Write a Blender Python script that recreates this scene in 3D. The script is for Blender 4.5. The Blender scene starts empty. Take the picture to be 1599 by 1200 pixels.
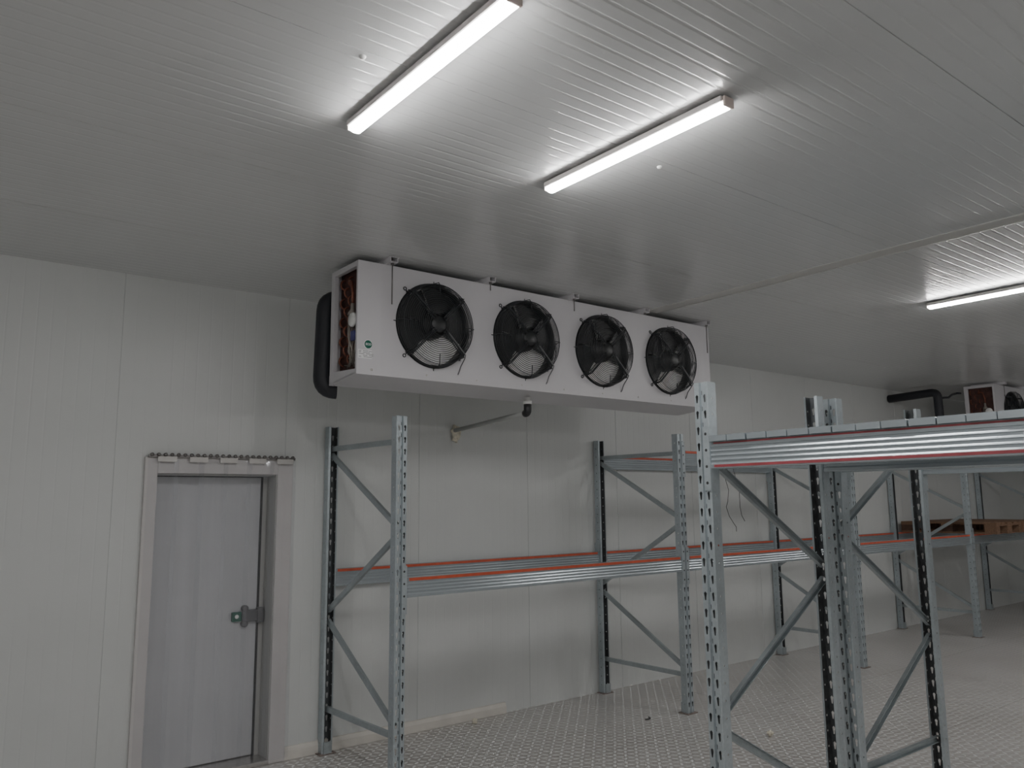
import bpy, bmesh, math, random
from mathutils import Vector, Matrix
random.seed(7)
col = bpy.context.scene.collection
PI = math.pi
CAMZ = 1.745
CEIL = 3.235
WALL = 5.5

# ------------------------------------------------------------------ materials
def new_mat(name):
    m = bpy.data.materials.new(name); m.use_nodes = True
    nt = m.node_tree
    return m, nt, nt.nodes['Principled BSDF']

def mat(name, color, rough=0.5, metal=0.0, noise=0.0, nscale=8.0, bump=0.0, bscale=60.0, spec=0.5, coat=0.0, stretch=None):
    m, nt, b = new_mat(name)
    b.inputs['Roughness'].default_value = rough
    b.inputs['Metallic'].default_value = metal
    b.inputs['Specular IOR Level'].default_value = spec
    if coat: b.inputs['Coat Weight'].default_value = coat; b.inputs['Coat Roughness'].default_value = 0.15
    b.inputs['Base Color'].default_value = (*color, 1)
    tc = nt.nodes.new('ShaderNodeTexCoord')
    src = tc.outputs['Object']
    if stretch:
        mp = nt.nodes.new('ShaderNodeMapping'); mp.inputs['Scale'].default_value = stretch
        nt.links.new(src, mp.inputs['Vector']); src = mp.outputs['Vector']
    if noise:
        n = nt.nodes.new('ShaderNodeTexNoise'); n.inputs['Scale'].default_value = nscale; n.inputs['Detail'].default_value = 4
        nt.links.new(src, n.inputs['Vector'])
        r = nt.nodes.new('ShaderNodeMapRange'); r.inputs['From Min'].default_value = .3; r.inputs['From Max'].default_value = .7
        r.inputs['To Min'].default_value = 1 - noise; r.inputs['To Max'].default_value = 1 + noise
        nt.links.new(n.outputs['Fac'], r.inputs['Value'])
        mx = nt.nodes.new('ShaderNodeVectorMath'); mx.operation = 'SCALE'; mx.inputs[0].default_value = color
        nt.links.new(r.outputs['Result'], mx.inputs['Scale']); nt.links.new(mx.outputs['Vector'], b.inputs['Base Color'])
    if bump:
        n2 = nt.nodes.new('ShaderNodeTexNoise'); n2.inputs['Scale'].default_value = bscale
        nt.links.new(src, n2.inputs['Vector'])
        bp = nt.nodes.new('ShaderNodeBump'); bp.inputs['Strength'].default_value = bump; bp.inputs['Distance'].default_value = .002
        nt.links.new(n2.outputs['Fac'], bp.inputs['Height']); nt.links.new(bp.outputs['Normal'], b.inputs['Normal'])
    return m

def galvanised(name, color, rough=.36, metal=.5):
    m, nt, b = new_mat(name)
    b.inputs['Metallic'].default_value = metal
    tc = nt.nodes.new('ShaderNodeTexCoord')
    v = nt.nodes.new('ShaderNodeTexVoronoi'); v.inputs['Scale'].default_value = 70
    nt.links.new(tc.outputs['Object'], v.inputs['Vector'])
    n = nt.nodes.new('ShaderNodeTexNoise'); n.inputs['Scale'].default_value = 5; n.inputs['Detail'].default_value = 5
    nt.links.new(tc.outputs['Object'], n.inputs['Vector'])
    sx = nt.nodes.new('ShaderNodeSeparateColor'); nt.links.new(v.outputs['Color'], sx.inputs[0])
    r = nt.nodes.new('ShaderNodeMapRange'); r.inputs['To Min'].default_value = .95; r.inputs['To Max'].default_value = 1.05
    nt.links.new(sx.outputs[0], r.inputs['Value'])
    r2 = nt.nodes.new('ShaderNodeMapRange'); r2.inputs['From Min'].default_value = .3; r2.inputs['From Max'].default_value = .7
    r2.inputs['To Min'].default_value = .9; r2.inputs['To Max'].default_value = 1.1
    nt.links.new(n.outputs['Fac'], r2.inputs['Value'])
    mu = nt.nodes.new('ShaderNodeMath'); mu.operation = 'MULTIPLY'
    nt.links.new(r.outputs[0], mu.inputs[0]); nt.links.new(r2.outputs[0], mu.inputs[1])
    sc = nt.nodes.new('ShaderNodeVectorMath'); sc.operation = 'SCALE'; sc.inputs[0].default_value = color
    nt.links.new(mu.outputs[0], sc.inputs['Scale']); nt.links.new(sc.outputs[0], b.inputs['Base Color'])
    r3 = nt.nodes.new('ShaderNodeMapRange'); r3.inputs['To Min'].default_value = rough - .02; r3.inputs['To Max'].default_value = rough + .03
    nt.links.new(sx.outputs[1], r3.inputs['Value']); nt.links.new(r3.outputs[0], b.inputs['Roughness'])
    return m

def tread_plate():
    """light alloy tread plate: alternately turned lozenges as a bump"""
    m, nt, b = new_mat('tread_plate_floor')
    N = nt.nodes; L = nt.links
    def math_(op, a, c=None):
        n = N.new('ShaderNodeMath'); n.operation = op
        for i, v in enumerate((a, c)):
            if v is None: continue
            if isinstance(v, (int, float)): n.inputs[i].default_value = v
            else: L.new(v, n.inputs[i])
        return n.outputs[0]
    tc = N.new('ShaderNodeTexCoord'); sp = N.new('ShaderNodeSeparateXYZ'); L.new(tc.outputs['Object'], sp.inputs[0])
    pitch = .052
    u = math_('DIVIDE', sp.outputs[0], pitch); v = math_('DIVIDE', sp.outputs[1], pitch)
    iu = math_('FLOOR', u); iv = math_('FLOOR', v)
    fu = math_('SUBTRACT', math_('SUBTRACT', u, iu), .5); fv = math_('SUBTRACT', math_('SUBTRACT', v, iv), .5)
    par = math_('FLOORED_MODULO', math_('ADD', iu, iv), 2.0)
    sgn = math_('SUBTRACT', math_('MULTIPLY', par, 2.0), 1.0)
    fs = math_('MULTIPLY', fv, sgn)
    a = math_('MULTIPLY', math_('ADD', fu, fs), .7071); c = math_('MULTIPLY', math_('SUBTRACT', fu, fs), .7071)
    e = math_('ADD', math_('POWER', math_('ABSOLUTE', math_('DIVIDE', a, .47)), 2.0), math_('POWER', math_('ABSOLUTE', math_('DIVIDE', c, .19)), 2.0))
    h = math_('MAXIMUM', math_('SUBTRACT', 1.0, e), 0.0)
    msk = math_('MINIMUM', math_('MULTIPLY', h, 6.0), 1.0)
    h = math_('POWER', h, .6)
    bp = N.new('ShaderNodeBump'); bp.inputs['Strength'].default_value = 1.0; bp.inputs['Distance'].default_value = .0009
    L.new(h, bp.inputs['Height']); L.new(bp.outputs['Normal'], b.inputs['Normal'])
    no = N.new('ShaderNodeTexNoise'); no.inputs['Scale'].default_value = 1.1; no.inputs['Detail'].default_value = 6
    L.new(tc.outputs['Object'], no.inputs['Vector'])
    cr = N.new('ShaderNodeValToRGB'); cr.color_ramp.elements[0].position = .3; cr.color_ramp.elements[1].position = .72
    cr.color_ramp.elements[0].color = (.39, .368, .345, 1); cr.color_ramp.elements[1].color = (.49, .47, .45, 1)
    L.new(no.outputs['Fac'], cr.inputs[0])
    mx = N.new('ShaderNodeMix'); mx.data_type = 'RGBA'; mx.inputs['B'].default_value = (.97, .97, .96, 1)
    L.new(math_('MULTIPLY', msk, .95), mx.inputs['Factor']); L.new(cr.outputs[0], mx.inputs['A'])
    # seams between the plates
    su = math_('ABSOLUTE', math_('SUBTRACT', math_('FLOORED_MODULO', math_('ADD', sp.outputs[0], .35), 2.5), 1.25))
    sv = math_('ABSOLUTE', math_('SUBTRACT', math_('FLOORED_MODULO', math_('ADD', sp.outputs[1], .15), 1.25), .625))
    seam = math_('MAXIMUM', math_('LESS_THAN', su, .003), math_('LESS_THAN', sv, .003))
    mx2 = N.new('ShaderNodeMix'); mx2.data_type = 'RGBA'; mx2.inputs['B'].default_value = (.2, .19, .175, 1)
    L.new(math_('MULTIPLY', seam, .7), mx2.inputs['Factor']); L.new(mx.outputs['Result'], mx2.inputs['A'])
    L.new(mx2.outputs['Result'], b.inputs['Base Color'])
    r = N.new('ShaderNodeMapRange'); r.inputs['To Min'].default_value = .42; r.inputs['To Max'].default_value = .20
    L.new(msk, r.inputs['Value']); L.new(r.outputs[0], b.inputs['Roughness'])
    r2 = N.new('ShaderNodeMapRange'); r2.inputs['To Min'].default_value = .15; r2.inputs['To Max'].default_value = .25
    L.new(msk, r2.inputs['Value']); L.new(r2.outputs[0], b.inputs['Metallic'])
    return m

def emitter(name, color, strength):
    m, nt, b = new_mat(name)
    b.inputs['Base Color'].default_value = (.9, .9, .9, 1)
    b.inputs['Emission Color'].default_value = (*color, 1); b.inputs['Emission Strength'].default_value = strength
    return m

def clear_pvc():
    m, nt, b = new_mat('clear_pvc')
    N = nt.nodes; L = nt.links
    tr = N.new('ShaderNodeBsdfTransparent'); tr.inputs[0].default_value = (.955, .957, .965, 1)
    gl = N.new('ShaderNodeBsdfGlossy'); gl.inputs['Roughness'].default_value = .06; gl.inputs['Color'].default_value = (.9, .92, 1, 1)
    df = N.new('ShaderNodeBsdfDiffuse'); df.inputs[0].default_value = (.6, .6, .62, 1)
    mx0 = N.new('ShaderNodeMixShader'); mx0.inputs[0].default_value = .04
    L.new(tr.outputs[0], mx0.inputs[1]); L.new(df.outputs[0], mx0.inputs[2])
    fr = N.new('ShaderNodeFresnel'); fr.inputs['IOR'].default_value = 1.45
    mx = N.new('ShaderNodeMixShader')
    L.new(fr.outputs[0], mx.inputs[0]); L.new(mx0.outputs[0], mx.inputs[1]); L.new(gl.outputs[0], mx.inputs[2])
    L.new(mx.outputs[0], N['Material Output'].inputs['Surface'])
    return m

M = {}
M['ceiling'] = mat('ceiling_white_steel', (.60, .61, .61), .23, noise=.02, nscale=1.5, spec=.6)
M['wall'] = mat('wall_white_steel', (.622, .637, .628), .34, noise=.03, nscale=1.2, spec=.5)
M['floor'] = tread_plate()
M['galv'] = galvanised('galvanised_steel', (.43, .48, .505), .34)
M['galv_in_shade'] = galvanised('galvanised_steel_shaded_inside', (.13, .14, .145), .6, .4)  # same steel, darkened: the shade inside the uprights is put into the colour
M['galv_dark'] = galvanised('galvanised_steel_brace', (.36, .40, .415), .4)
M['galv_beam'] = mat('galvanised_beam', (.44, .49, .52), .27, .65, noise=.04, nscale=6)
M['orange'] = mat('orange_stripe', (.52, .075, .03), .5, noise=.15, nscale=20)
M['darkred'] = mat('dark_red_stripe', (.27, .04, .05), .5, noise=.15, nscale=20)
M['unit'] = mat('cooler_white_enamel', (.56, .545, .565), .38, noise=.02, nscale=4)
M['unit_in'] = mat('cooler_inside', (.05, .035, .035), .7)
M['black'] = mat('black_plastic', (.006, .007, .008), .42, noise=.2)
M['blackwire'] = mat('black_coated_wire', (.010, .012, .015), .4)
M['foam'] = mat('black_foam_insulation', (.010, .011, .016), .55, bump=.5, bscale=90)
M['copper'] = mat('copper_tube', (.20, .075, .05), .45, .6, noise=.3, nscale=30)
M['coilplate'] = mat('brown_coil_plate', (.07, .030, .025), .6, .3, noise=.4, nscale=20)
M['brass'] = mat('grey_brass', (.42, .38, .34), .4, .7)
M['fins'] = mat('aluminium_fins', (.96, .95, .93), .5, 0, noise=.12, nscale=18)
M['casing'] = mat('door_casing_white', (.60, .575, .565), .4, noise=.03, nscale=6)
M['leaf'] = mat('door_leaf_grey', (.53, .535, .55), .38, noise=.05, nscale=2, stretch=(9, 9, .4))
M['reveal'] = mat('door_reveal_grey', (.42, .42, .40), .5)
M['seal'] = mat('black_seal', (.02, .02, .02), .6)
M['steel'] = mat('stainless_steel', (.55, .53, .51), .3, .9, noise=.1, nscale=30)
M['rail'] = mat('curtain_rail_steel', (.17, .16, .155), .35, .8, noise=.2, nscale=30)
M['clip'] = mat('pale_clip', (.55, .53, .51), .4, .2)
M['handle'] = mat('dark_grey_handle', (.12, .12, .125), .45)
M['green'] = mat('dark_green_plastic', (.012, .10, .065), .4)
M['white'] = mat('white_plastic', (.8, .8, .78), .4)
M['emblem'] = mat('green_emblem', (.004, .12, .075), .4)
M['ink'] = mat('grey_print', (.25, .25, .25), .6)
M['sticker'] = mat('white_sticker', (.78, .77, .78), .4)
M['blue'] = mat('blue_tag', (.05, .05, .18), .5)
M['pipe'] = mat('grey_pvc_pipe', (.33, .34, .33), .4)
M['pufoam'] = mat('cream_expanding_foam', (.74, .69, .57), .8, noise=.2, nscale=40, bump=1, bscale=80)
M['skirt'] = mat('white_skirting', (.66, .63, .58), .45, noise=.05, nscale=10)
M['housing'] = mat('lamp_housing_grey', (.60, .56, .55), .4)
M['endcap'] = mat('lamp_end_cap', (.60, .50, .46), .4)
M['lens'] = emitter('lamp_lens', (1, .985, .97), 30)
M['wood'] = mat('pallet_wood', (.17, .095, .055), .75, noise=.35, nscale=14, bump=.4, stretch=(1, 6, 6))
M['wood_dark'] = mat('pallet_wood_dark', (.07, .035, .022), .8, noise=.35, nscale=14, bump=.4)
M['footp'] = mat('foot_plate_rusty', (.24, .19, .17), .55, .4, noise=.3, nscale=40)
M['pvc'] = clear_pvc()
M['wire'] = mat('black_cable', (.015, .015, .015), .5)
M['shim'] = mat('cover_strip', (.56, .555, .53), .32)

# ------------------------------------------------------------------ mesh helpers
class MB:
    def __init__(s): s.bm = bmesh.new()
    def box(s, x0, x1, y0, y1, z0, z1, bevel=0, mtx=None):
        vs = [s.bm.verts.new(v) for v in ((x0,y0,z0),(x1,y0,z0),(x1,y1,z0),(x0,y1,z0),(x0,y0,z1),(x1,y0,z1),(x1,y1,z1),(x0,y1,z1))]
        fs = [s.bm.faces.new([vs[i] for i in f]) for f in ((0,3,2,1),(4,5,6,7),(0,1,5,4),(1,2,6,5),(2,3,7,6),(3,0,4,7))]
        if bevel:
            es = list({e for f in fs for e in f.edges})
            r = bmesh.ops.bevel(s.bm, geom=es, offset=bevel, segments=2, affect='EDGES', profile=.5)
            vs = list({v for f in r['faces'] for v in f.verts} | {v for v in vs if v.is_valid})
        if mtx is not None: bmesh.ops.transform(s.bm, matrix=mtx, verts=[v for v in vs if v.is_valid])
        return s
    def tube(s, pts, r, n=10, caps=True, closed=False, rads=None):
        pts = [Vector(p) for p in pts]; k = len(pts); rings = []
        t = (pts[1] - pts[0]).normalized()
        ref = Vector((0, 0, 1)) if abs(t.z) < .9 else Vector((1, 0, 0))
        nrm = t.cross(ref).normalized()
        for i, p in enumerate(pts):
            if closed: d = (pts[(i+1) % k] - pts[i-1]).normalized()
            else: d = ((pts[min(i+1, k-1)] - p).normalized() + (p - pts[max(i-1, 0)]).normalized()).normalized()
            nrm = (nrm - d * nrm.dot(d)).normalized(); b = d.cross(nrm)
            rr = rads[i] if rads else r
            rings.append([s.bm.verts.new(p + (nrm * math.cos(a) + b * math.sin(a)) * rr) for a in [2*PI*j/n for j in range(n)]])
        m = k if closed else k - 1
        for i in range(m):
            A, B = rings[i], rings[(i+1) % k]
            for j in range(n):
                s.bm.faces.new((A[j], A[(j+1) % n], B[(j+1) % n], B[j])).smooth = True
        if caps and not closed:
            s.bm.faces.new(list(reversed(rings[0]))); s.bm.faces.new(rings[-1])
        return s
    def ring(s, c, R, r, n=40, m=6, axis='Y'):
        c = Vector(c)
        pts = [c + Vector((R*math.cos(a), 0, R*math.sin(a))) if axis == 'Y' else c + Vector((R*math.cos(a), R*math.sin(a), 0)) for a in [2*PI*i/n for i in range(n)]]
        return s.tube(pts, r, m, closed=True)
    def lathe(s, prof, c=(0,0,0), axis='Y', n=32, smooth=True, close=False):
        """prof: list of (radius, along)"""
        c = Vector(c); rings = []
        for R, h in prof:
            rg = []
            for i in range(n):
                a = 2*PI*i/n
                v = {'Y': Vector((R*math.cos(a), h, R*math.sin(a))), 'Z': Vector((R*math.cos(a), R*math.sin(a), h)), 'X': Vector((h, R*math.cos(a), R*math.sin(a)))}[axis]
                rg.append(s.bm.verts.new(c + v))
            rings.append(rg)
        for A, B in zip(rings, rings[1:]):
            for j in range(n): s.bm.faces.new((A[j], A[(j+1) % n], B[(j+1) % n], B[j])).smooth = smooth
        if close:
            s.bm.faces.new(rings[0]); s.bm.faces.new(list(reversed(rings[-1])))
        return s
    def prism(s, poly, h0, h1, f):
        """closed polygon poly [(a,b)] extruded from h0 to h1, f(a,b,h)->xyz"""
        A = [s.bm.verts.new(f(a, b, h0)) for a, b in poly]; B = [s.bm.verts.new(f(a, b, h1)) for a, b in poly]
        n = len(poly)
        for i in range(n): s.bm.faces.new((A[i], A[(i+1) % n], B[(i+1) % n], B[i]))
        s.bm.faces.new(list(reversed(A))); s.bm.faces.new(B)
        return s
    def build(s, name, material, parent=None, loc=None, fix=True):
        if fix: bmesh.ops.recalc_face_normals(s.bm, faces=s.bm.faces)
        me = bpy.data.meshes.new(name); s.bm.to_mesh(me); s.bm.free()
        me.materials.append(material)
        o = bpy.data.objects.new(name, me); col.objects.link(o)
        if parent: o.parent = parent
        if loc: o.location = loc
        return o

def empty(name, loc=(0,0,0), rz=0.0):
    o = bpy.data.objects.new(name, None); o.empty_display_size = .1; col.objects.link(o)
    o.location = loc; o.rotation_euler = (0, 0, rz); return o
def tag(o, label, cat, group=None):
    o['label'] = label; o['category'] = cat
    if group: o['group'] = group
    return o
def struct(o): o['kind'] = 'structure'; return o
def kids(o): return [c for c in bpy.data.objects if c.parent == o]
def copy_tree(o, parent=None):
    c = o.copy(); col.objects.link(c)
    if parent: c.parent = parent
    for ch in kids(o):
        copy_tree(ch, c)
    return c
def text_mesh(s, name, size, material, parent, mtx):
    cu = bpy.data.curves.new(name, 'FONT'); cu.body = s; cu.size = size; cu.align_x = 'CENTER'; cu.align_y = 'CENTER'; cu.extrude = .0004; cu.offset = size*.02
    t = bpy.data.objects.new(name, cu); col.objects.link(t)
    bpy.context.view_layer.update()
    me = bpy.data.meshes.new_from_object(t.evaluated_get(bpy.context.evaluated_depsgraph_get()))
    bpy.data.objects.remove(t)
    me.materials.clear(); me.materials.append(material)
    o = bpy.data.objects.new(name, me); col.objects.link(o); o.parent = parent; o.matrix_local = mtx
    return o

# ------------------------------------------------------------------ setting
SEAM = 1.117
def rib_profile(u0, u1, pitch, seam_off, gw=.012, gd=.00045, sd=.004, bv=.003):
    """list of (u, depth): shallow grooves with a deep joint every panel"""
    pts = [(u0, 0)]
    npan = round(SEAM / pitch)
    k = math.floor((u0 - seam_off) / SEAM) - 1
    while True:
        s0 = seam_off + k * SEAM
        if s0 > u1: break
        for i in range(npan):
            u = s0 + i * SEAM / npan
            if u < u0 + .02 or u > u1 - .02: continue
            if i == 0: pts += [(u-.0025, 0), (u-.0018, sd), (u+.0018, sd), (u+.0025, 0)]
            else: pts += [(u-gw/2, 0), (u-gw/2+bv, gd), (u+gw/2-bv, gd), (u+gw/2, 0)]
        k += 1
    pts.append((u1, 0)); return pts
def ribbed(mb, prof, h0, h1, f):
    a = [mb.bm.verts.new(f(u, h0, d)) for u, d in prof]; b = [mb.bm.verts.new(f(u, h1, d)) for u, d in prof]
    for i in range(len(prof)-1): mb.bm.faces.new((a[i], a[i+1], b[i+1], b[i]))
X0, X1, Y0 = -4.2, 18.5, -5.2
DX0, DX1, DZ = 1.347, 2.148, 1.938     # door opening
# back wall with the door opening
mb = MB(); fw = lambda u, h, d: (u, WALL + d, h)
for a, b, h0 in ((X0, DX0, 0), (DX0, DX1, DZ), (DX1, X1, 0)):
    ribbed(mb, rib_profile(a, b, SEAM/14, 1.091), h0, CEIL, fw)
ob = struct(mb.build('wall_back', M['wall'], fix=False))
mb = MB(); ribbed(mb, rib_profile(X0, X1, SEAM/14, 1.091), 0, CEIL, lambda u, h, d: (u, Y0 - d, h)); struct(mb.build('wall_front', M['wall'], fix=False))
mb = MB(); ribbed(mb, rib_profile(Y0, WALL, SEAM/14, .2), 0, CEIL, lambda u, h, d: (X0 - d, u, h)); struct(mb.build('wall_left', M['wall'], fix=False))
mb = MB(); ribbed(mb, rib_profile(Y0, WALL, SEAM/14, .2), 0, CEIL, lambda u, h, d: (X1 + d, u, h)); struct(mb.build('wall_right', M['wall'], fix=False))
mb = MB(); ribbed(mb, rib_profile(Y0, WALL, SEAM/18, 0.0, gw=.018, gd=.0012, bv=.006), X0, X1, lambda u, h, d: (h, u, CEIL + d)); struct(mb.build('ceiling', M['ceiling'], fix=False))
mb = MB(); mb.box(X0, X1, Y0, WALL+.3, -.05, 0); struct(mb.build('floor', M['floor']))
# raised cover strip over the panel butt joint in the ceiling
mb = MB(); mb.box(4.645, 4.765, Y0+.01, 4.22, CEIL-.004, CEIL+.001); mb.tube([(4.768, Y0+.01, CEIL-.004), (4.768, 4.22, CEIL-.004)], .0035, 6)
struct(mb.build('trim_1', M['shim']))
# skirting
mb = MB(); mb.prism([(0, 0), (-.022, 0), (-.022, .055), (-.012, .082), (0, .085)], 2.262, 4.17, lambda a, b, h: (h, WALL - .001 + a, b))
struct(mb.build('baseboard_back', M['skirt']))

# door in its recess
d = empty('door_1', (1.75, WALL, 0)); struct(d)
def P(mb, name, m, par):     # build in world space, then parent keeping world placement
    o = mb.build(name, m)
    o.parent = par
    pl = par.matrix_basis if par.parent is None else par.parent.matrix_basis @ par.matrix_basis
    o.matrix_parent_inverse = pl.inverted()
    return o
mb = MB()
mb.box(DX0-.078, DX0, WALL-.028, WALL+.16, 0, DZ+.105, .004); mb.box(DX1, DX1+.112, WALL-.028, WALL+.16, 0, DZ+.105, .004); mb.box(DX0, DX1, WALL-.028, WALL+.16, DZ, DZ+.105, .004)
P(mb, 'door_casing', M['casing'], d)
mb = MB(); mb.box(DX1-.008, DX1-.001, WALL-.02, WALL+.15, .0, DZ-.001); mb.box(DX0+.001, DX1-.008, WALL+.0, WALL+.15, DZ-.009, DZ-.001)
P(mb, 'door_reveal', M['reveal'], d)
mb = MB(); mb.box(DX0+.002, 2.093, WALL+.14, WALL+.2, .035, DZ-.012, .006)
leaf = P(mb, 'door_leaf', M['leaf'], d)
mb = MB(); mb.box(2.094, 2.106, WALL+.135, WALL+.19, .03, DZ-.012); mb.box(DX0+.002, 2.1, WALL+.136, WALL+.15, DZ-.018, DZ-.010)
P(mb, 'door_seal', M['seal'], d)
mb = MB(); mb.box(2.107, DX1-.009, WALL+.14, WALL+.19, .0, DZ-.012); P(mb, 'door_jamb', M['reveal'], d)
mb = MB(); mb.box(DX0-.0, DX1, WALL-.03, WALL+.2, 0, .03, .004); P(mb, 'door_sill', M['steel'], d)
# handle: keeper bracket, two knuckles, green release box with round button
hy = WALL + .14
hx, hz = 2.03, .965
mb = MB(); mb.box(hx-.045, hx+.085, hy-.035, hy+.002, hz-.038, hz+.04, .006); mb.box(hx+.055, hx+.10, hy-.045, hy+.002, hz-.05, hz+.052, .006)
h = P(mb, 'door_handle', M['handle'], d)
for s in (-1, 1):
    mb = MB(); mb.lathe([(0, -.04), (.018, -.04), (.022, -.034), (.022, 0)], (hx-.028, hy, hz+s*.052), 'Y', 20)
    o = mb.build('knuckle', M['handle']); o.parent = h
mb = MB(); mb.box(hx-.115, hx-.05, hy-.03, hy+.002, hz-.032, hz+.032, .006); o = mb.build('release_box', M['green']); o.parent = h
mb = MB(); mb.lathe([(0, -.036), (.009, -.036), (.014, -.032), (.014, -.02)], (hx-.085, hy, hz+.002), 'Y', 20); o = mb.build('release_button', M['white']); o.parent = h
# strip curtain
sc = empty('strip_curtain', (1.77, WALL-.04, 2.06)); tag(sc, 'clear strip curtain hanging from a toothed metal rail over the grey door', 'curtain')
ry = WALL - .042
RX0, RX1, RZ = 1.283, 2.268, 2.060
mb = MB(); mb.box(RX0, RX1, ry-.006, ry+.012, RZ-.020, RZ-.002, .001)
for i in range(24):
    x = RX0 + .02 + i * (RX1-RX0-.04)/23
    mb.lathe([(.0, -.012), (.010, -.012), (.0125, -.006), (.0125, .004)], (x, ry-.002, RZ-.002), 'Y', 12)
P(mb, 'curtain_rail', M['rail'], sc)
for i in range(5):
    x = RX0 + .055 + i*.198
    mb = MB(); mb.box(x, x+.118, ry-.016, ry-.010, RZ-.048, RZ-.014, .001)
    o = P(mb, 'clamp_plate', M['clip'], sc)
for i in range(6):
    xa = RX0 + .0 + i*.160; w = .19
    mb = MB(); nx, nz = 8, 26
    g = []
    ph = random.random()*6
    for a in range(nx+1):
        rowv = []
        for b_ in range(nz+1):
            u = a/nx; v = b_/nz
            z = RZ-.03 - v*(RZ-.06)
            y = ry - (.008 if i % 2 else .002) - .006*math.sin(PI*u) * (1-.5*v) - .010*math.sin(v*5+ph)*v*.6 + .004*math.sin(v*22+ph*2+u*3)*math.exp(-v*5)
            rowv.append(mb.bm.verts.new((xa + u*w, y, z)))
        g.append(rowv)
    for a in range(nx):
        for b_ in range(nz):
            mb.bm.faces.new((g[a][b_], g[a+1][b_], g[a+1][b_+1], g[a][b_+1])).smooth = True
    P(mb, 'curtain_strip', M['pvc'], sc)

# ------------------------------------------------------------------ ceiling lamps
def make_lamp(L=1.02):
    r = empty('ceiling_lamp')
    mb = MB(); w, hh = .036, .032
    mb.box(-w, w, -L/2, L/2, -hh, -.008, .005)
    for y in (-L*.3, L*.3): mb.box(-.02, .02, y-.03, y+.03, -.010, 0)
    mb.build('lamp_housing', M['housing'], r)
    n = 12; poly = [(.028*math.cos(a), -.030 - .024*math.sin(a)**.7 if math.sin(a) > 0 else -.030) for a in [PI*i/n for i in range(n+1)]]
    mb = MB(); mb.prism(poly, -L/2+.006, L/2-.006, lambda a, b, h: (a, h, b))
    mb.build('lamp_lens', M['lens'], r)
    mb = MB(); mb.box(-.028, .028, -L/2-.012, -L/2, -.050, -.010, .004); mb.build('end_cap', M['endcap'], r)
    mb = MB(); mb.box(-.028, .028, L/2, L/2+.006, -.046, -.010, .002); mb.build('end_cap', M['housing'], r)
    return r
lamp = make_lamp()
LAMPS = [(1.325, 2.19, 'switched-on tube light on the ceiling, the nearest one, at the top of the photo'),
         (2.343, 2.20, 'switched-on tube light on the ceiling between the other two, above the four-fan cooler'),
         (6.25, 2.24, 'switched-on tube light on the ceiling at the right, above the distant racks'),
         (-1.6, 2.155, 'added unseen fill tube light on the ceiling left of the camera, outside the photo'),  # from here down: unseen copies of the lamp, added to even out the light
         (11.2, 2.155, 'added unseen fill tube light on the ceiling far right, outside the photo'),
         (-1.6, -1.7, 'added unseen fill tube light on the ceiling behind the camera, leftmost'),
         (3.7, -1.7, 'added unseen fill tube light on the ceiling behind the camera, third along'),
         (8.8, -1.7, 'added unseen fill tube light on the ceiling behind the high deck, far right'),
         (8.9, 2.2, 'added unseen fill tube light on the ceiling, just outside the right edge'),
         (1.3, -4.1, 'added unseen fill tube light on the ceiling at the back of the room, left'),
         (6.2, -4.1, 'added unseen fill tube light on the ceiling at the back of the room, right'),
         (1.30, -1.7, 'added unseen fill tube light on the ceiling behind the camera, first row'),
         (6.13, -1.7, 'added unseen fill tube light on the ceiling behind the camera, beside the high deck')]
for i, (x, y, lb) in enumerate(LAMPS):
    o = lamp if i == 0 else copy_tree(lamp)
    o.location = (x, y, CEIL - .001); tag(o, lb, 'lamp', 'tube lights on the ceiling')

# ceiling screws
for (x, y, lb) in ((1.137, 2.267, 'small white screw head on the ceiling left of the nearest tube light'),
                   (2.628, 2.276, 'small white screw head on the ceiling right of the second tube light')):
    mb = MB(); mb.lathe([(0, -.010), (.008, -.009), (.012, -.003), (.012, 0)], (0, 0, 0), 'Z', 14)
    o = mb.build('ceiling_screw', M['white'], loc=(x, y, CEIL)); tag(o, lb, 'screw', 'screws in the ceiling')

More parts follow.
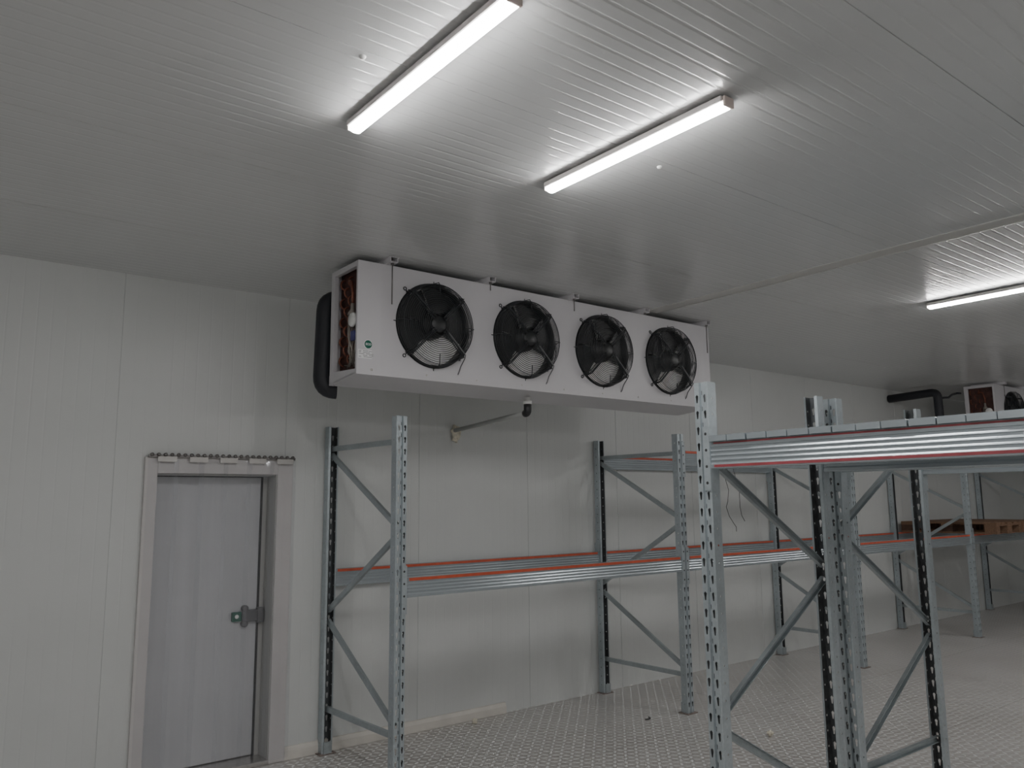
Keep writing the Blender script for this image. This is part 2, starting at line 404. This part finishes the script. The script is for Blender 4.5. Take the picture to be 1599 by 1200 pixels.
# ------------------------------------------------------------------ unit cooler
UX0, UX1, UYF, UYB, UZT, UZB = 2.12, 5.43, 4.23, 4.60, 3.198, 2.497
UL = UX1 - UX0
FANX = [.535, 1.285, 2.035, 2.785]
FZ = 2.853 - UZB     # fan centre above front bottom edge
FR = .262
def make_cooler():
    r = empty('air_cooler')
    H = UZT - UZB; D = UYB - UYF
    # front panel with four round openings
    mb = MB(); bm = mb.bm
    edges = [0, .16, .91, 1.66, 2.41, 3.16, UL]
    n = 32
    zlo, zhi = 0, H
    for k, fx in enumerate(FANX):
        xa, xb = edges[k+1], edges[k+2]
        inner, outer = [], []
        for i in range(n):
            a = 2*PI*i/n; c, s_ = math.cos(a), math.sin(a)
            inner.append(bm.verts.new((fx + FR*c, 0, FZ + FR*s_)))
            # project to the rectangle
            tx = ((xb-fx)/c if c > 1e-6 else (xa-fx)/c if c < -1e-6 else 1e9)
            tz = ((zhi-FZ)/s_ if s_ > 1e-6 else (zlo-FZ)/s_ if s_ < -1e-6 else 1e9)
            t = min(tx, tz); outer.append([fx + t*c, FZ + t*s_])
        for cx, cz in ((xa, zlo), (xb, zlo), (xa, zhi), (xb, zhi)):
            j = min(range(n), key=lambda q: (outer[q][0]-cx)**2 + (outer[q][1]-cz)**2); outer[j] = [cx, cz]
        ov = [bm.verts.new((p[0], 0, p[1])) for p in outer]
        for i in range(n): bm.faces.new((inner[i], inner[(i+1) % n], ov[(i+1) % n], ov[i]))
    for xa, xb in ((0, .16), (3.16, UL)):
        bm.faces.new([bm.verts.new(v) for v in ((xa, 0, 0), (xb, 0, 0), (xb, 0, H), (xa, 0, H))])
    bmesh.ops.remove_doubles(bm, verts=bm.verts, dist=.0005)
    bmesh.ops.recalc_face_normals(bm, faces=bm.faces)
    bmesh.ops.solidify(bm, geom=bm.faces, thickness=.004)
    mb.build('front_panel', M['unit'], r)
    # top, right end, sloping drip tray, left end frame
    mb = MB()
    mb.box(0, UL, .006, D, H-.006, H, .001)
    mb.box(UL-.006, UL, .006, D, 0, H-.006, .001)
    mb.box(-.001, .028, .001, .020, .001, H-.001, .002)
    mb.box(0, .030, D-.045, D, -.03, H-.006, .002)
    mb.box(-.001, .030, .02, D-.045, H-.034, H-.002, .002)
    mb.box(.03, .45, D-.008, D-.004, -.02, H-.008)
    mb.build('casing', M['unit'], r)
    mb = MB(); mb.prism([(0, 0), (D, -.030), (D, .03), (D-.01, .03), (D-.012, -.02), (.012, .012), (.012, .04), (.004, .04)], -.0005, UL+.0005, lambda a, b, h: (h, a+.002, b+.002))
    mb.prism([(.004, .003), (D-.004, -.026), (D-.004, .05), (.004, .03)], -.0005, .012, lambda a, b, h: (h, a+.002, b+.002))
    mb.build('drip_tray', M['unit'], r)
    # coil block seen through the fans, brown end plate, copper bends
    mb = MB(); mb.box(.072, UL-.05, .060, D-.01, .03, H-.03)
    mb.build('fin_coil', M['fins'], r)
    mb = MB(); mb.box(.064, .068, .02, D-.012, .035, H-.012); mb.build('end_plate', M['coilplate'], r)
    mb = MB()
    for row in range(9):
        for c_ in range(3):
            y = .20 + c_*.055; z = .09 + row*.062
            if (row + c_) % 2: continue
            pts = [(.066 - .030*math.sin(a), y, z + .031 - .031*math.cos(a)) for a in [PI*i/8 for i in range(9)]]
            mb.tube(pts, .0065, 8); mb.build('return_bend', M['copper'], r); mb = MB()
    mb.tube([(.060, .22, .60), (.040, .20, .62), (.032, .15, .60), (.032, .13, .52), (.032, .13, .46)], .010, 10)
    mb.build('copper_tube', M['copper'], r)
    DX_, DY_ = .034, .135
    mb = MB(); mb.lathe([(0, .47), (.012, .46), (.014, .42), (.028, .40), (.030, .385)], (DX_, DY_, 0), 'Z', 16)
    for k in range(12):
        a = 2*PI*k/12; cx, cy = DX_+.025*math.cos(a), DY_+.025*math.sin(a)
        mb.tube([(cx, cy, .39), (cx, cy, .25), (DX_ + .014*math.cos(a), DY_+.03*math.sin(a*2), .16), (.04, DY_-.03+.10*random.random(), .06+.03*random.random()), (.062, DY_-.04+.2*random.random(), .09+.1*random.random())], .0028, 5)
    mb.build('distributor', M['brass'], r)
    mb = MB(); mb.lathe([(0, -.012), (.04, -.010), (.045, -.002), (.045, .006), (0, .008)], (.010, .085, .345), 'X', 24); mb.build('valve_cap', M['white'], r)
    mb = MB(); mb.box(.004, .026, .055, .10, .215, .275, .004); mb.build('blue_tag', M['blue'], r)
    # bolts along the lower edge
    for k in range(9):
        mb = MB(); mb.lathe([(0, -.006), (.006, -.005), (.0085, -.001), (.0085, .001)], (.10 + k*.385, 0, .032), 'Y', 10)
        mb.build('bolt', M['steel'], r)
    # fans
    def fan_guard():
        mb = MB(); dep = -.075
        for k in range(15):
            R = .075 + (FR - .005 - .075) * k/14
            y = dep - .012*(1-(R/FR)**2)
            mb.ring((0, y, 0), R, .0022 if k < 14 else .003, 48, 5)
        for k, y in enumerate((-.003, -.02, -.036, -.052, -.066)):
            mb.ring((0, y, 0), FR + .012 - k*.003, .0038 if k == 0 else .002, 48, 5)
        for k in range(8):
            a = 2*PI*k/8 + PI/8*0
            c, s_ = math.cos(a), math.sin(a)
            r0 = .07 if k % 2 else .19
            w = .004 if k % 2 else .003
            pts = [(r0*c, dep-.014*(1-(r0/FR)**2), r0*s_), ((FR-.01)*c, dep-.003, (FR-.01)*s_), ((FR+.012)*c, dep+.012, (FR+.012)*s_), ((FR+.017)*c, -.004, (FR+.017)*s_), ((FR+.030)*c, -.004, (FR+.030)*s_)]
            mb.tube(pts, w, 6)
            if k in (3, 5):      # mounting eyes on the left
                ce = Vector(((FR+.040)*c, -.006, (FR+.040)*s_)); mb.ring(ce, .010, .0035, 14, 5)
        return mb
    def arms():
        mb = MB()
        for a0 in (45, 135, 225, 315):
            a = math.radians(a0)
            for off in (-.011, .011):
                t = Vector((-math.sin(a), 0, math.cos(a))) * off
                mb.tube([Vector((.05*math.cos(a), -.085, .05*math.sin(a)))+t, Vector((FR*math.cos(a), -.070, FR*math.sin(a)))+t, Vector(((FR+.02)*math.cos(a), -.01, (FR+.02)*math.sin(a)))+t], .0042, 6)
        return mb
    for fi, fx in enumerate(FANX):
        g = fan_guard().build('fan_guard', M['blackwire'], r, (fx, 0, FZ))
        arms().build('support_arm', M['blackwire'], g)
        # the supply cable running down the lower right arm
        mb = MB(); c45 = math.cos(math.radians(-45))
        mb.tube([(.06, -.09, -.05), (.13, -.094, -.125), (FR*c45+.004, -.088, -FR*c45+.004), ((FR+.02)*c45+.004, -.06, -(FR+.02)*c45), (.200, -.02, -.245), (.190, -.012, -.285), (.188, .0, -.30)], .0042, 6)
        mb.build('cable', M['handle'], g)
        f = MB()
        # shroud ring
        f.lathe([(FR+.010, -.012), (FR+.002, -.016), (FR-.006, -.008), (FR-.008, .09), (FR-.006, .09), (FR+.0, -.004), (FR+.010, -.006)], (0, 0, 0), 'Y', 48)
        fo = f.build('fan_shroud', M['black'], r, (fx, 0, FZ))
        # blades: wide sickle blades, at rest with the open gap at the bottom
        for b_ in range(4):
            a0 = math.radians(-26 + b_*63); span = math.radians(66)
            mb = MB(); g2 = []
            for i in range(9):
                row = []
                for j in range(9):
                    rr = .06 + (FR-.018-.06)*j/8
                    aa = a0 + span*(i/8) + .10*(j/8)**2
                    row.append(mb.bm.verts.new((rr*math.cos(aa), .040 - .030*(i/8), rr*math.sin(aa))))
                g2.append(row)
            for i in range(8):
                for j in range(8): mb.bm.faces.new((g2[i][j], g2[i+1][j], g2[i+1][j+1], g2[i][j+1])).smooth = True
            mb.build('fan_blade', M['black'], fo)
        mb = MB(); mb.lathe([(0, -.075), (.05, -.075), (.058, -.068), (.060, -.03), (.078, -.025), (.085, -.01), (.085, .06)], (0, 0, 0), 'Y', 32)
        for a0 in (45, 135, 225, 315): mb.box(-.012, .012, -.072, -.066, .03, .088, 0, Matrix.Rotation(math.radians(a0-90), 4, 'Y'))
        mb.lathe([(0, -.082), (.006, -.082), (.006, -.07)], (-.055, 0, .03), 'Y', 8); mb.lathe([(0, -.082), (.006, -.082), (.006, -.07)], (-.055, 0, -.03), 'Y', 8)
        mb.build('fan_motor', M['black'], fo)
    # round emblem and rating sticker on the left of the front panel
    mb = MB(); mb.lathe([(0, -.0015), (.024, -.0015), (.025, 0), (.025, .001)], (.075, 0, .185), 'Y', 32); e = mb.build('emblem', M['emblem'], r)
    mb = MB(); mb.lathe([(.0265, .0005), (.0265, -.0008), (.030, -.0008), (.030, .0005)], (.075, 0, .185), 'Y', 32); o = mb.build('emblem_ring', M['sticker'], e)
    text_mesh('ECO', 'emblem_lettering', .018, M['sticker'], e, Matrix.Translation((.075, -.0022, .185)) @ Matrix.Rotation(PI/2, 4, 'X'))
    mb = MB(); mb.box(.008, .135, -.001, .0005, .098, .150); st = mb.build('rating_sticker', M['sticker'], r)
    mb = MB()
    for (a, b_, z) in ((.012, .03, .142), (.04, .075, .143), (.078, .1, .141), (.012, .028, .134), (.04, .085, .133), (.012, .05, .124), (.06, .11, .125), (.04, .07, .115), (.08, .11, .116), (.012, .03, .107), (.045, .1, .106)):
        mb.box(a, b_, -.0016, -.0008, z-.0018, z+.0018)
    mb.build('sticker_print', M['ink'], st)
    # hanging channels with threaded rods
    for k, (bx, rl) in enumerate(((.205, .26), (.955, .055), (1.715, .09), (2.47, .015), (3.225, .24))):
        mb = MB(); h0 = H + .001; top = CEIL - UZB - .001
        mb.prism([(-.026, h0), (.026, h0), (.026, top), (.022, top), (.022, h0+.004), (-.022, h0+.004), (-.022, top), (-.026, top)], -.075, D-.02, lambda a, b, h: (a, h, b))
        mb.prism([(-.035, top-.003), (.035, top-.003), (.035, top), (-.035, top)], -.075, D-.02, lambda a, b, h: (a, h, b))
        br = mb.build('hanger_channel', M['unit'], r, (bx, 0, 0))
        mb = MB(); mb.tube([(0, -.05, top-.004), (0, -.05, h0 - rl)], .0042, 8)
        mb.lathe([(0, h0-.010), (.011, h0-.010), (.011, h0-.001)], (0, -.05, 0), 'Z', 6, smooth=False); mb.lathe([(.014, h0+.005), (.014, h0+.014), (0, h0+.014)], (0, -.05, 0), 'Z', 6, smooth=False)
        mb.build('threaded_rod', M['rail'], br)
    return r
cooler = make_cooler(); cooler.location = (UX0, UYF, UZB)
tag(cooler, 'long white four-fan air cooler hung under the ceiling in the middle of the photo', 'air cooler', 'air coolers under the ceiling')
c2 = copy_tree(cooler); c2.location = (UX0 + 9.19, UYF + .02, UZB)
tag(c2, 'distant white air cooler under the ceiling at the right edge, beside the black pipe', 'air cooler', 'air coolers under the ceiling')

def arc_path(pts, rad, n=6):
    pts = [Vector(p) for p in pts]; out = [pts[0]]
    for a, b, c in zip(pts, pts[1:], pts[2:]):
        u = (a-b).normalized(); v = (c-b).normalized()
        p0, p1 = b + u*rad, b + v*rad
        for i in range(n+1):
            t = i/n; out.append(p0*(1-t)**2 + b*2*t*(1-t) + p1*t*t)
    out.append(pts[-1]); return out
# thick insulated pipes
mb = MB(); mb.tube(arc_path([(2.36, 4.74, 3.065), (2.155, 4.75, 3.065), (2.140, 4.75, 2.465), (2.225, 4.72, 2.465)], .085), .062, 18)
o = mb.build('insulated_pipe', M['foam']); tag(o, 'thick black insulated pipe standing behind the open left end of the four-fan cooler', 'pipe', 'black insulated pipes')
mb = MB(); mb.tube(arc_path([(11.0, 5.49, 3.105), (11.0, 4.83, 3.13), (11.0, 4.82, 2.55), (11.2, 4.74, 2.45)], .085), .055, 18)
mb.tube([(11.05, 4.80, 3.05), (11.12, 4.74, 3.055), (11.14, 4.70, 3.09), (11.20, 4.66, 3.11), (11.295, 4.66, 3.115)], .014, 8)
o = mb.build('insulated_pipe', M['foam']); tag(o, 'black insulated pipe leaving the wall and bending down beside the distant cooler', 'pipe', 'black insulated pipes')
# condensate drain
dr = empty('drain_pipe', (3.56, 4.42, 2.4)); tag(dr, 'thin grey drain pipe from under the four-fan cooler back to the wall', 'pipe')
mb = MB(); mb.tube([(3.575, 4.44, 2.368), (3.648, WALL-.002, 2.318)], .017, 14); P(mb, 'pipe_run', M['pipe'], dr)
mb = MB(); mb.tube(arc_path([(3.57, 4.41, 2.43), (3.57, 4.41, 2.365), (3.576, 4.445, 2.365)], .025), .028, 14); P(mb, 'elbow', M['black'], dr)
mb = MB(); mb.lathe([(.020, 2.479), (.020, 2.455), (.032, 2.452), (.032, 2.428), (0, 2.428)], (3.57, 4.41, 0), 'Z', 16); P(mb, 'nut', M['white'], dr)
mb = MB()
bmesh.ops.create_icosphere(mb.bm, subdivisions=3, radius=.05)
for v in mb.bm.verts:
    n = v.co.normalized(); q = 1 + .25*math.sin(n.x*7+1)*math.sin(n.z*6) + .12*math.sin(n.z*15+n.x*9)
    v.co = Vector((n.x*.042*q, n.y*.022*q, n.z*.07*q))
for f in mb.bm.faces: f.smooth = True
bmesh.ops.translate(mb.bm, verts=mb.bm.verts, vec=(3.665, WALL-.022, 2.295))
o = P(mb, 'foam_plug', M['pufoam'], dr); o['label'] = 'cream expanding foam lump'

# ------------------------------------------------------------------ pallet racking
UH = 2.288; UW = .04; UD = .062; PT = .0765; FD = 1.0
def make_upright_mesh():
    mb = MB(); bm = mb.bm
    def quad(p): bm.faces.new([bm.verts.new(v) for v in p])
    def tiles(f, u0, u1, hole, z0=.03, off=0.0):
        n = int((UH - .06) / PT)
        zz = z0
        um = (u0+u1)/2
        quad([f(u0, 0), f(u1, 0), f(u1, zz), f(u0, zz)])
        for i in range(n):
            a, b = zz, zz + PT; zm = (a+b)/2
            O = [(u0, a), (um, a), (u1, a), (u1, zm), (u1, b), (um, b), (u0, b), (u0, zm)]
            Hh = [(um + hx_, zm + hz_ + off) for hx_, hz_ in hole]
            OV = [bm.verts.new(f(*p)) for p in O]; HV = [bm.verts.new(f(*p)) for p in Hh]
            for k in range(8): bm.faces.new((OV[k], OV[(k+1) % 8], HV[(k+1) % 8], HV[k]))
            zz = b
        quad([f(u0, zz), f(u1, zz), f(u1, UH), f(u0, UH)])
    tear = [(-.0035, -.019), (0, -.021), (.0035, -.019), (.0060, -.002), (.0085, .012), (0, .020), (-.0080, .012), (-.0055, -.002)]
    tearm = [(-x, z) for x, z in tear]; tearm = [tearm[2], tearm[1], tearm[0], tearm[7], tearm[6], tearm[5], tearm[4], tearm[3]]
    slot = [(-.003, -.012), (0, -.013), (.003, -.012), (.003, 0), (.003, .012), (0, .013), (-.003, .012), (-.003, 0)]
    rnd = [(.0055*math.cos(a), .0055*math.sin(a)) for a in [math.radians(225 + 45*k) for k in range(8)]]
    tiles(lambda u, z: (u, 0, z), -UW+.003, -.009, tear)
    tiles(lambda u, z: (u, 0, z), .009, UW-.003, tearm)
    tiles(lambda u, z: (u, .011, z), -.005, .005, slot, off=.03)
    for s in (-1, 1):
        quad([(s*.009, 0, 0), (s*.005, .011, 0), (s*.005, .011, UH), (s*.009, 0, UH)])
        quad([(s*(UW-.003), 0, 0), (s*UW, .003, 0), (s*UW, .003, UH), (s*(UW-.003), 0, UH)])
        tiles(lambda u, z, s=s: (s*UW, u, z), .003, UD, rnd)
        quad([(s*UW, UD, 0), (s*(UW-.014), UD+.006, 0), (s*(UW-.014), UD+.006, UH), (s*UW, UD, UH)])
    def outward(c):
        sx = 1 if c.x > 0 else -1
        if c.y > UD - .0015 + .002 and abs(c.x) < UW - .0015: return Vector((0, 1, 0))
        if abs(c.x) > UW - .0030 and c.y < .0026: return Vector((sx, -1, 0))
        if abs(c.x) > UW - .0030: return Vector((sx, 0, 0))
        return Vector((0, -1, 0))
    # sheet steel: an outer skin and an inner skin 2 mm behind it
    outer = list(bm.faces)
    for f in outer:
        f.normal_update()
        if f.normal.dot(outward(f.calc_center_median())) < 0: f.normal_flip()
        f.material_index = 0
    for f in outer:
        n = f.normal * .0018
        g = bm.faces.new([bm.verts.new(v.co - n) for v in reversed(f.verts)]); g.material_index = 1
    bmesh.ops.remove_doubles(bm, verts=bm.verts, dist=.0002)
    return mb
def brace(mb, p0, p1, w=.036, t=.022):
    """open channel between two nodes given as (y, z) in the frame's plane"""
    a = Vector((0, *p0)); b = Vector((0, *p1)); d_ = (b-a); L = d_.length; d_.normalize(); n = Vector((1, 0, 0)).cross(d_)
    poly = [(-t/2, -w/2), (t/2, -w/2), (t/2, -w/2+.003), (-t/2+.003, -w/2+.003), (-t/2+.003, w/2-.003), (t/2, w/2-.003), (t/2, w/2), (-t/2, w/2)]
    mb.prism(poly, 0, L, lambda u, v, h: a + Vector((1, 0, 0))*u + n*v + d_*h)
def make_frame(flip=False, far=False):
    r = empty('rack_frame')
    u1 = make_upright_mesh().build('upright', M['galv'], r, fix=False); u1.data.materials.append(M['galv_in_shade']); u1.location = (0, 0, .006)
    u2 = u1.copy(); col.objects.link(u2); u2.parent = r; u2.location = (0, FD, .006); u2.rotation_euler = (0, 0, PI)
    fz = (lambda z: UH - z) if flip else (lambda z: z)
    yi, yo = .045, FD - .045
    for (ya, za, yb, zb) in ((yi, 2.13, yo, 2.13), (yo, 2.085, yi, 1.585), (yi, 1.525, yo, .975), (yo, .90, yi, .355), (yi, .30, yo, .30)):
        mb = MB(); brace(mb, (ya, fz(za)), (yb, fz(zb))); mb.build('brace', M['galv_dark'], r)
    for y, s in ((0, 1), (FD, -1)):
        mb = MB(); mb.box(-.062, .062, y - s*.02 if s > 0 else y-.085, y+.085 if s > 0 else y+.02-.012, 0, .006, .001)
        fp = mb.build('foot_plate', M['footp'], r)
        mb = MB(); yy = y + s*(UD+.012)
        mb.box(-.03, .03, min(yy, yy+s*.004), max(yy, yy+s*.004), .006, .085); mb.box(-.03, -.026, min(yy, yy-s*.05), max(yy, yy-s*.05), .006, .085)
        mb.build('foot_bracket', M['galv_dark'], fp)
    return r
fr = make_frame()
FY = 4.49
WF = [2.585, 5.32, 8.08, 10.84, 13.60]
RZF = math.radians(2.2)
ordn = ['rack frame against the back wall, standing beside the grey door',
        'rack frame on the back wall, below the right end of the four-fan cooler',
        'third rack frame from the door, seen behind the paired posts',
        'fourth rack frame from the door, just left of the pallet',
        'fifth rack frame from the door, at the right photo edge']
for i, x in enumerate(WF):
    o = fr if i == 0 else copy_tree(fr)
    o.location = (x, FY, 0); o.rotation_euler = (0, 0, RZF)
    tag(o, 'galvanised steel ' + ordn[i], 'rack frame', 'rack frames along the back wall')
PYC = 2.41; PX = (3.015, 4.145)
f1 = make_frame(flip=True); f1.location = (PX[0], PYC, 0); f1.rotation_euler = (0, 0, -PI/2)
tag(f1, 'foreground rack frame whose tall perforated post carries the left end of the deck', 'rack frame', 'end frames of the foreground racks')
f2 = copy_tree(fr); f2.location = (PX[1], PYC, 0); f2.rotation_euler = (0, 0, -PI/2)
tag(f2, 'foreground rack frame right of its back-to-back twin, below the deck', 'rack frame', 'end frames of the foreground racks')

# beams -------------------------------------------------------------
BH = .125
def beam_profile(depth=.048):
    f = [(0.0, 0.0), (0.0, -.023)]
    z = -.023
    for k in range(4):
        f += [(.0040, z-.0015), (.0040, z-.0115), (.0016, z-.0160), (.0, z-.0195), (.0, z-.0210)]
        z -= .0210
    f += [(0.0, -BH+.005), (.0015, -BH+.0015), (.005, -BH)]
    back = [(depth - y, z) for y, z in reversed(f)]
    return f + back
def make_beam(L, two=False):
    r = empty('rack_beam')
    mb = MB(); mb.prism(beam_profile(), .0035, L-.0035, lambda a, b, h: (h, a, b)); mb.build('beam_body', M['galv_beam'], r)
    sm = M['darkred'] if two else M['orange']
    zt = -.010 if two else -.0215
    mb = MB(); mb.box(.022, L-.022, -.0012, .0006, zt, -.0025); mb.box(.022, L-.022, .0474, .0492, zt, -.0025); mb.build('stripe', sm, r)
    if two:
        mb = MB(); mb.box(.022, L-.022, -.0012, .0006, -.1175, -.1060); mb.build('stripe', sm, r)
    for s, x in ((1, 0), (-1, L)):
        mb = MB()
        def bx(x0, x1, *a): mb.box(min(x+s*x0, x+s*x1), max(x+s*x0, x+s*x1), *a)
        bx(-.034, .0030, -.0065, -.0035, -.225, .075); bx(.0002, .0032, -.0035, .055, -.225, .075)
        c = mb.build('connector', M['galv'], r)
        mb = MB()
        for k in range(4): mb.lathe([(0, -.0072), (.0065, -.0071), (.0075, -.0064)], (x - s*.017, 0, .04 - k*PT), 'Y', 10)
        mb.build('rivet', M['seal'], c)
    return r
hold = []
ZL, ZU = 1.262, 2.152
bays = ['between the first two frames from the door', 'between the second and third frames from the door', 'between the third and fourth frames from the door', 'between the fourth and fifth frames from the door, under the pallet']
for i in range(4):
    L = WF[i+1] - WF[i] - 2*UW - .001
    for rear in (0, 1):
        b = make_beam(L)
        if rear: b.location = (WF[i+1] - .039 - UW, FY + 1.0, ZL); b.rotation_euler = (0, 0, PI)
        else: b.location = (WF[i] + UW + .0005, FY, ZL)
        tag(b, 'orange-striped galvanised %s beam at mid height %s' % ('rear' if rear else 'front', bays[i]), 'rack beam', 'mid-height beams along the back wall')
        if i == 1:
            c = copy_tree(b); c.location.z = ZU
            tag(c, 'orange-striped galvanised %s beam near the rack top between the second and third frames' % ('rear' if rear else 'front'), 'rack beam', 'top beams along the back wall')
# foreground beams run towards and past the camera
ZD = 2.005; BL = 2.76
spec = [(PX[0], 0, 'red-striped galvanised beam facing us below the high deck, from the tall foreground post'),
        (PX[0]+FD, 1, 'galvanised beam under the far side of the high deck, seen from below'),
        (PX[1], 0, 'galvanised beam at the hidden near side of the back-to-back rack, behind the high deck'),
        (PX[1]+FD, 1, 'galvanised beam farthest behind the high deck, lowest strip seen under it')]
for x, outer, lb in spec:
    b = make_beam(BL, two=True)
    if outer: b.location = (x, PYC - UW - BL, ZD); b.rotation_euler = (0, 0, PI/2)
    else: b.location = (x, PYC - UW, ZD); b.rotation_euler = (0, 0, -PI/2)
    tag(b, lb, 'rack beam', 'beams under the high deck')
# deck planks
words = ['first', 'second', 'third', 'fourth', 'fifth', 'sixth', 'seventh', 'eighth', 'ninth', 'tenth', 'eleventh', 'twelfth', 'thirteenth', 'fourteenth', 'fifteenth', 'sixteenth', 'seventeenth', 'eighteenth', 'nineteenth', 'twentieth']
def make_plank():
    mb = MB(); w, hh, t = .0495, .028, .002
    poly = [(-w, 0), (-w+.012, 0), (-w+.012, t), (-w+t, t), (-w+t, hh-t), (w-t, hh-t), (w-t, t), (w-.012, t), (w-.012, 0), (w, 0), (w, hh-.004), (w-.004, hh), (-w+.004, hh), (-w, hh-.004)]
    mb.prism(poly, 0, FD+.03, lambda a, b, h: (h, a, b))
    mb.box(-.0015, .0005, -w+.001, w-.001, .0005, hh-.0015)
    return mb.build('deck_plank', M['galv_beam'])
pk = make_plank()
for i in range(20):
    o = pk if i == 0 else pk.copy()
    if i: col.objects.link(o)
    o.location = (PX[0] - .014 + random.uniform(-.004, .004), 2.312 - i*.1033, ZD + .0012)
    o.rotation_euler = (0, 0, random.uniform(-.004, .004))
    tag(o, 'galvanised deck plank on the high beam, %s counted from the tall foreground post' % words[i], 'deck plank', 'deck planks on the high beams')

# wooden pallet ------------------------------------------------------
def make_pallet(W=.8, L=1.2):
    r = empty('wooden_pallet')
    for k, (xa, w) in enumerate(((0, .145), (.164, .1), (.3275, .145), (.536, .1), (.655, .145))):
        mb = MB(); mb.box(xa, xa+w, 0, L, .122, .144, .002); mb.build('deck_board', M['wood'], r)
    for y in (0, L/2-.0725, L-.145):
        mb = MB(); mb.box(0, W, y, y+.145, .100, .122, .001); mb.build('cross_board', M['wood'], r)
        for x in (0, W/2-.0725, W-.1):
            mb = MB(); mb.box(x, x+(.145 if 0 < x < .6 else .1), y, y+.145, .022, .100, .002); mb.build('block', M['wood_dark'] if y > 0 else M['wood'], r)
    for x in (0, W/2-.0725, W-.1):
        mb = MB(); mb.box(x, x+(.145 if 0 < x < .6 else .1), 0, L, 0, .022, .001); mb.build('bottom_board', M['wood'], r)
    return r
pa = make_pallet(); pa.location = (10.96, 4.24, ZL + .001)
tag(pa, 'brown wooden pallet lying on the beams right of the fourth rack frame from the door', 'pallet')
pb = copy_tree(pa); pb.location = (11.80, 4.25, ZL + .001)
tag(pb, 'second wooden pallet behind the first one at the right photo edge', 'pallet')

# hanging wires --------------------------------------------------------
def wire(pts, lb):
    mb = MB(); mb.tube(pts, .0028, 6); o = mb.build('hanging_wire', M['wire']); tag(o, lb, 'wire', 'loose wires hanging from the top beam')
z = CAMZ
wire([(5.93, 4.515, z+.281), (5.935, 4.51, z+.18), (5.965, 4.50, z+.07), (5.945, 4.50, z-.03), (5.92, 4.50, z-.08), (5.955, 4.50, z-.16), (6.01, 4.50, z-.22), (6.05, 4.50, z-.26), (6.05, 4.5, z-.30)], 'thin black wire hanging from the top rear rack beam, the left and longer of two')
wire([(6.06, 4.515, z+.281), (6.09, 4.51, z+.18), (6.125, 4.50, z+.10), (6.12, 4.50, z+.02), (6.12, 4.50, z-.08), (6.14, 4.50, z-.16), (6.18, 4.50, z-.21)], 'thin black wire hanging from the top rear rack beam, the right and shorter of two')

# litter on the floor ----------------------------------------------------
def crumb(x, y, s, m, lb, name, cat, seed, flat=1.0):
    rr = random.Random(seed); mb = MB(); bmesh.ops.create_icosphere(mb.bm, subdivisions=2, radius=s)
    ph = [rr.uniform(0, 6) for _ in range(4)]
    for v in mb.bm.verts:
        n = v.co.normalized(); q = 1 + .3*math.sin(n.x*4+ph[0])*math.sin(n.y*5+ph[1]) + .2*math.sin(n.z*6+ph[2])
        v.co = Vector((n.x*q, n.y*q*.8, n.z*q*flat)) * s
    lo = min(v.co.z for v in mb.bm.verts)
    for v in mb.bm.verts: v.co.z -= lo
    for f in mb.bm.faces: f.smooth = True
    o = mb.build(name, m, loc=(x, y, 0)); tag(o, lb, cat); return o
crumb(3.78, 5.38, .022, M['pufoam'], 'cream foam crumb on the floor in front of the white skirting', 'foam_crumb', 'foam', 1)
crumb(5.27, 3.71, .026, M['pufoam'], 'cream foam crumb on the tread plate beside the tall foreground post', 'foam_crumb', 'foam', 2, .8)
mb = MB(); mb.tube([(4.89, 4.60, .004), (4.92, 4.585, .006), (4.95, 4.60, .005), (4.965, 4.63, .005)], .005, 6)
o = mb.build('cable_scrap', M['wire']); tag(o, 'short black cable scrap on the floor left of the second rack frame', 'scrap')

# ------------------------------------------------------------------ world, camera
w = bpy.data.worlds.new('World'); bpy.context.scene.world = w; w.use_nodes = True
w.node_tree.nodes['Background'].inputs[0].default_value = (.5, .52, .55, 1); w.node_tree.nodes['Background'].inputs[1].default_value = .05
f_px = 1236.7
yaw, pitch, roll = map(math.radians, (37.8725, 8.3406, -.5405))
fwd = Vector((math.sin(yaw)*math.cos(pitch), math.cos(yaw)*math.cos(pitch), math.sin(pitch)))
r0 = Vector((math.cos(yaw), -math.sin(yaw), 0)); u0 = r0.cross(fwd)
rt = r0*math.cos(roll) + u0*math.sin(roll); up = -r0*math.sin(roll) + u0*math.cos(roll)
cd = bpy.data.cameras.new('camera'); cam = bpy.data.objects.new('camera', cd); col.objects.link(cam)
m = Matrix((rt, up, -fwd)).transposed().to_4x4(); m.translation = (0, 0, CAMZ); cam.matrix_world = m
cd.sensor_width = 36; cd.lens = f_px*36/1599; cd.clip_start = .05; cd.clip_end = 100
bpy.context.scene.camera = cam
sc_ = bpy.context.scene
sc_.view_settings.view_transform = 'AgX'; sc_.view_settings.look = 'AgX - Medium Low Contrast'; sc_.view_settings.exposure = 1.55; sc_.view_settings.gamma = 1
